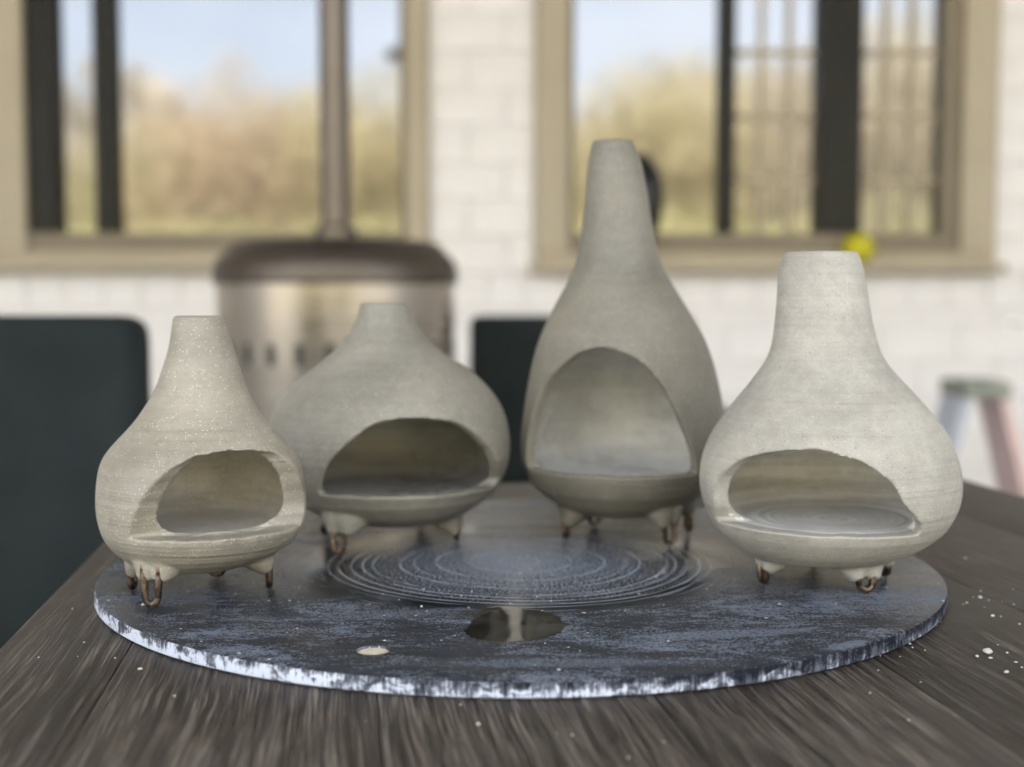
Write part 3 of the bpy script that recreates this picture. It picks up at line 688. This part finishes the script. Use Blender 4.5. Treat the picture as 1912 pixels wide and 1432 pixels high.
def chiminea(key, label, material, inside, corner, wall_t, neck_t, floor_drop, wire_r, seed, conv, nub_len):
    d = POTS[key]; X, Y = d['ctr']
    rot = math.atan2(-X, Y)
    pot = empty('clay_chiminea', (X, Y, ZB + .0002), rot)
    tag(pot, label, 'chiminea', 'unglazed clay chimineas on the round board')
    prof = [(z/1e3, c/1e3, r/1e3) for (z, c, r) in d['prof']]
    sm = [prof[0]] + [(b[0], (a[1]+2*b[1]+c[1])/4, (a[2]+2*b[2]+c[2])/4) for a, b, c in zip(prof, prof[1:], prof[2:])] + [prof[-1]]
    rs = resample([(z, r, c) for (z, c, r) in sm], 110)
    zs = [p[0] for p in rs]; rr_ = [p[1] for p in rs]; cs = [p[2] for p in rs]
    r_at = lambda z: interp(z, zs, rr_); c_at = lambda z: interp(z, zs, cs)
    zf = sum(p[2] for p in d['hole'][corner:]) / len(d['hole'][corner:]) / 1e3
    ztop = zs[-1]; z0 = zs[0]
    # closed shell: underside, outside, rim, inside, floor
    ringz = [(z0 - .0012, .0002, cs[0]), (z0 - .0011, rr_[0] * .55, cs[0]), (z0 - .0007, rr_[0] * .85, cs[0])]
    ringz += [(z, r, c) for z, r, c in zip(zs, rr_, cs)]
    rt = rr_[-1]; ct = cs[-1]
    ringz += [(ztop + .0008, rt - .0010, ct), (ztop + .0008, rt - neck_t + .0010, ct)]
    fl = zf - floor_drop
    N_in = 70
    for k in range(N_in + 1):
        u = k / N_in; z = ztop - .0008 - u * (ztop - .0008 - fl)
        tt = wall_t + (neck_t - wall_t) * min(1, max(0, (z - zf) / (ztop - zf))) ** 1.0
        r = max(.003, r_at(z) - tt)
        q_ = .011
        if z < fl + q_:
            s_ = (fl + q_ - z) / q_; r -= q_ * .9 * (1 - math.sqrt(max(0, 1 - s_ * s_)))
        ringz.append((z, r, c_at(z)))
    ringz.append((fl - .0006, ringz[-1][1] * .5, c_at(fl))); ringz.append((fl - .0008, .0002, c_at(fl)))
    nseg = 144; vs = []; fs = []
    for (z, r, c) in ringz:
        for k in range(nseg):
            a = 2 * math.pi * k / nseg
            wob = 1 + .006 * mnoise.noise(Vector((math.cos(a) * 1.4 + seed, math.sin(a) * 1.4, z * 30)))
            vs.append((c + r * wob * math.cos(a), r * wob * math.sin(a), z))
    m = len(ringz)
    for i in range(m - 1):
        for k in range(nseg):
            k2 = (k + 1) % nseg; fs.append((i*nseg+k, i*nseg+k2, (i+1)*nseg+k2, (i+1)*nseg+k))
    fs.append(tuple(reversed(range(nseg)))); fs.append(tuple((m-1)*nseg + k for k in range(nseg)))
    body = link_mesh('body', vs, fs, None, pot)
    # mouth: cut radially through the wall along the outline
    H = [(a/1e3, -b/1e3, z/1e3) for (a, b, z) in d['hole']]
    az = [(math.atan2(a - c_at(z), -y), z) for (a, y, z) in H[:corner + 1]]
    K = .05                                            # metres per radian, to balance the two axes when resampling
    arc = resample([(a * K, z, 0) for (a, z) in az], 64)
    arc = [(p[0] / K, max(zf, p[1])) for p in arc]
    arc[0] = (arc[0][0], zf); arc[-1] = (arc[-1][0], zf)
    nb = 26
    bot = [(arc[-1][0] + (arc[0][0] - arc[-1][0]) * k / nb, zf) for k in range(1, nb)]
    out = arc + bot
    rj = random.Random(seed)
    vo, vi = [], []
    am = (arc[0][0] + arc[-1][0]) / 2
    for j, (a, z) in enumerate(out):
        r = r_at(z); c = c_at(z); jit = .0006 * mnoise.noise(Vector((a * 6, z * 160, seed)))
        dx, dy = math.sin(a), -math.cos(a)
        vo.append((c + dx * r * 1.35, dy * r * 1.35, z + jit)); 
        gx, gy = conv[0] * r, conv[1] * r           # the knife leans towards this point
        vi.append((c + gx + (dx * r - gx) * .30, gy + (dy * r - gy) * .30, z + jit))
        ex, ey = dx * r - gx, dy * r - gy; vo[-1] = (c + gx + ex * 1.35, gy + ey * 1.35, z + jit)
    am = (arc[0][0] + arc[-1][0]) / 2; zm = (max(z for _, z in arc) + zf) / 2; rm = r_at(zf)
    ap_o = (c_at(zm) + math.sin(am) * rm * 2.4, -math.cos(am) * rm * 2.4, zm); ap_i = (c_at(zm) + math.sin(am) * rm * .05, -math.cos(am) * rm * .05, zm)
    ap_i = (c_at(zm) + rm * conv[0], rm * conv[1], zm)
    n_ = len(out); cv = vo + vi + [ap_o, ap_i]; cf = []
    for k in range(n_):
        k2 = (k + 1) % n_
        cf.append((k, k2, n_ + k2, n_ + k)); cf.append((k2, k, 2 * n_)); cf.append((n_ + k, n_ + k2, 2 * n_ + 1))
    cut = link_mesh('cutter', cv, cf, None, pot)
    bm = bmesh.new(); bm.from_mesh(cut.data); bmesh.ops.recalc_face_normals(bm, faces=bm.faces); bm.to_mesh(cut.data); bm.free()
    bm = bmesh.new(); bm.from_mesh(body.data); bmesh.ops.recalc_face_normals(bm, faces=bm.faces); bm.to_mesh(body.data); bm.free()
    md = body.modifiers.new('mouth', 'BOOLEAN'); md.object = cut; md.solver = 'EXACT'; md.operation = 'DIFFERENCE'
    me = baked(body); body.modifiers.clear(); body.data = me; bpy.data.objects.remove(cut)
    # clay nubs round the wire feet, fused with the body
    nub = MB(); wires = []
    for (fa, fb) in d['feet']:
        fx, fy = fa / 1e3, -fb / 1e3
        rad = math.hypot(fx, fy); ux, uy = fx / rad, fy / rad; tx, ty = -uy, ux
        zu = z0 + .002
        for (z, r) in zip(zs, rr_):
            if math.hypot(fx - c_at(z), fy) < r: zu = z; break
        zu = min(zu, z0 + .010)
        sep = .0036 + rj.uniform(-.0003, .0005); hz = zu + .006
        for s in (-1, 1):
            drop = zu - nub_len - rj.uniform(.0, .0025)
            p0 = Vector((fx + tx * s * sep * .75 - ux * .0095, fy + ty * s * sep * .75 - uy * .0095, min(hz + .003, fl - .0045))); p2 = Vector((fx + tx * s * sep, fy + ty * s * sep, max(.0035, drop)))
            nub.tube([p0, p0.lerp(p2, .45), p0.lerp(p2, .75), p2], [.0076, .0085, .0054, wire_r + .0007], 16)
        wires.append((fx, fy, tx, ty, sep, hz))
    bm = bmesh.new(); bm.from_mesh(body.data)
    nm = bpy.data.meshes.new('nub'); nm.from_pydata(nub.v, [], nub.f); bm.from_mesh(nm)
    bmesh.ops.triangulate(bm, faces=[f for f in bm.faces if len(f.verts) > 4])
    bm.to_mesh(body.data); bm.free(); bpy.data.meshes.remove(nm)
    md = body.modifiers.new('fuse', 'REMESH'); md.mode = 'VOXEL'; md.voxel_size = .00075; md.use_smooth_shade = True
    md = body.modifiers.new('soften', 'SMOOTH'); md.factor = .5; md.iterations = 4
    me = baked(body); body.modifiers.clear(); body.data = me; me.materials.clear(); me.materials.append(material); me.materials.append(inside)
    ins = []
    for pl in me.polygons:
        p = pl.center; c = c_at(p.z); rad = math.hypot(p.x - c, p.y)
        nr = (pl.normal.x * (p.x - c) + pl.normal.y * p.y) / max(rad, 1e-6); gap = r_at(p.z) - rad
        ins.append(1 if (fl - .003 < p.z < ztop - .002 and gap > wall_t * .86 and (nr < -.4 or pl.normal.z < -.55 or (gap > wall_t * 1.2 and pl.normal.z > .5))) else 0)
    me.polygons.foreach_set('material_index', ins)
    me.polygons.foreach_set('use_smooth', [True] * len(me.polygons))
    for (fx, fy, tx, ty, sep, hz) in wires:
        w_ = MB(); pts = []
        lean = rj.uniform(-.0006, .0006); e = sep * .8
        pts.append((-sep, hz)); pts.append((-sep * .97, hz * .6))
        for k in range(9):
            a = math.pi + math.pi * k / 8; pts.append((e * math.cos(a), wire_r + e + e * math.sin(a)))
        pts.append((sep * .97, hz * .6)); pts.append((sep, hz))
        P3 = [(fx + tx * p, fy + ty * p + lean, z) for (p, z) in pts]
        w_.tube(P3, wire_r, 12); w_.build('wire_foot', M['wire'], pot, True)
    return pot

C1 = clay_material('speckled_grey_clay', (.262, .241, .193), 1.0, speck=.55, band=.65)
C2 = clay_material('damp_grey_clay', (.216, .204, .170), 2.0, speck=.35, band=.5)
C3 = clay_material('smooth_damp_clay', (.166, .154, .122), 3.0, speck=.28, band=.38)
C4 = clay_material('pale_dry_clay', (.338, .323, .283), 4.0, speck=.25, band=.62, dusty=1.0)
I1 = clay_material('lit_grey_clay_inside', (.40, .375, .32), 5.0, speck=.5, band=.5, gloss=.08, swirl=.25)  # inner clay colours lightened to stand for light inside the pots
I2 = clay_material('lit_slick_clay_inside', (.28, .275, .255), 6.0, speck=.12, band=.6, gloss=.18, swirl=.4)
I3 = clay_material('lit_clay_inside', (.52, .515, .485), 7.0, speck=.08, band=.3, gloss=.20, swirl=.10)
I4 = clay_material('lit_pale_clay_inside', (.57, .56, .53), 8.0, speck=.2, band=.7, swirl=.5)
chiminea('p1', 'speckled grey clay chiminea with tapering chimney, leftmost, front left of the board', C1, I1, 17, .0080, .0045, .0003, .00135, 1, (.13, -.48), .0045)
chiminea('p2', 'squat wide clay chiminea with very short chimney, second from left', C2, I2, 16, .0050, .0042, .0030, .00135, 2, (-.42, .0), .0080)
chiminea('p3', 'tallest clay chiminea with long slim chimney and big arched mouth', C3, I3, 19, .0048, .0045, .0050, .0013, 3, (.25, -.05), .0068)
chiminea('p4', 'pale whitish clay chiminea with wide straight chimney, front right of the board', C4, I4, 19, .0062, .0048, .0004, .0014, 4, (.50, -.08), .0045)

# ------------------------------------------------------------------ crumbs of dry clay
def crumb_mesh(seed):
    rr = random.Random(seed); bm = bmesh.new(); bmesh.ops.create_icosphere(bm, subdivisions=2, radius=1.0)
    sx, sy, sz = rr.uniform(.8, 1.4), rr.uniform(.6, 1.0), rr.uniform(.45, .75)
    for v in bm.verts:
        k = 1 + .35 * mnoise.noise(v.co * 1.3 + Vector((seed * 3.1, 0, 0))); v.co = Vector((v.co.x * k * sx, v.co.y * k * sy, v.co.z * k * sz))
    me = bpy.data.meshes.new('clay_crumb'); bm.to_mesh(me); bm.free(); me.materials.append(M['crumb']); return me
CR = [crumb_mesh(k) for k in range(5)]
rc = random.Random(11)
CA = Vector(cam.location); cth, sth = math.cos(.0649), math.sin(.0649)
def on_plane(px, py, zp):
    # place on the horizontal plane z = zp the point that the photograph shows at this pixel
    X = (px - 956) / 2400; U = -(py - 716) / 2400
    d = Vector((X, cth + U * sth, -sth + U * cth)); return CA + d * ((zp - CA.z) / d.z)
def crumb(px, py, size, zp, label, group):
    me = CR[rc.randrange(5)]; o = bpy.data.objects.new('clay_crumb', me); COL.objects.link(o)
    p = on_plane(px, py, zp); o.location = (p.x, p.y, zp + size * .36); size *= .86; o.scale = (size,) * 3; o.rotation_euler = (0, 0, rc.uniform(0, 6.28))
    tag(o, label, 'crumb', group)
ZT = TABLE_Z
lab = 'one of the small pale clay crumbs on the dark table right of the round board'
for (cx_, cy_, s) in [(1570,280,1.0),(1480,315,.6),(1630,298,.5),(1655,405,.8),(1712,408,.5),(1640,692,.6),(1550,680,.65),(1750,788,.75),(1755,655,.5),(1795,222,.4),(1840,460,.5),(1720,305,.3),(1575,235,.5),(1455,325,.35),
                      (1195,637,.35),(1025,680,.3),(820,930,.45),(875,775,.3),(1165,855,.3),(1815,720,.5),(1085,1115,.4),(1855,755,.4),(1800,325,.4),(1525,275,.4),(1470,10,.6),(1690,600,.25),(1600,345,.25),(1400,1080,.2)]:
    crumb(1400 + cx_ / 3.652, 1040 + cy_ / 3.652, .0011 * s, ZT, lab, 'clay crumbs on the table right of the board')
crumb(1400 + 1625 / 3.652, 1040 + 655 / 3.652, .0020, ZT, 'largest pale clay crumb lying on the dark table right of the board', None)
for (cx_, cy_, s) in [(995,605,.6),(1090,580,.6),(890,662,.35),(1300,430,.35),(1275,455,.3),(1110,605,.4)]:
    crumb(1400 + cx_ / 3.652, 1040 + cy_ / 3.652 + 4, .0011 * s, ZT, 'one of the clay crumbs on the table against the right rim of the board', 'clay crumbs against the board rim')
for (px, py, s) in [(262,1250,.7),(215,1229,.35),(135,1137,.4),(72,1228,.35),(157,1200,.4),(326,1300,.4),(172,1102,.3),(145,1226,.3)]:
    crumb(px, py, .0011 * s, ZT, 'one of the small pale clay crumbs on the table left of the round board', 'clay crumbs on the table left of the board')
for (px, py, s) in [(893,1353,.7),(860,1316,.35),(683,1347,.3),(1173,1415,.4),(1068,1373,.4),(1040,1370,.25),(1240,1385,.25)]:
    crumb(px, py, .0011 * s, ZT, 'one of the small pale clay crumbs on the table in front of the round board', 'clay crumbs on the table before the board')
for (px, py, s) in [(787,1133,.6),(1003,1115,.4),(555,1174,.5),(1248,1198,.5),(745,1120,.3),(690,1128,.4),(268,1130,.9),(1030,1073,.5),(970,1071,.5),(1240,1070,.5),(1225,1078,.6),(1260,1062,.4),(1455,1128,.5),(1560,1128,.5),(840,1082,.35),(905,1095,.3),(1320,1100,.35),(640,1165,.3)]:
    crumb(px, py, .0010 * s, ZB, 'one of the white clay specks on the round black board', 'clay specks on the board')
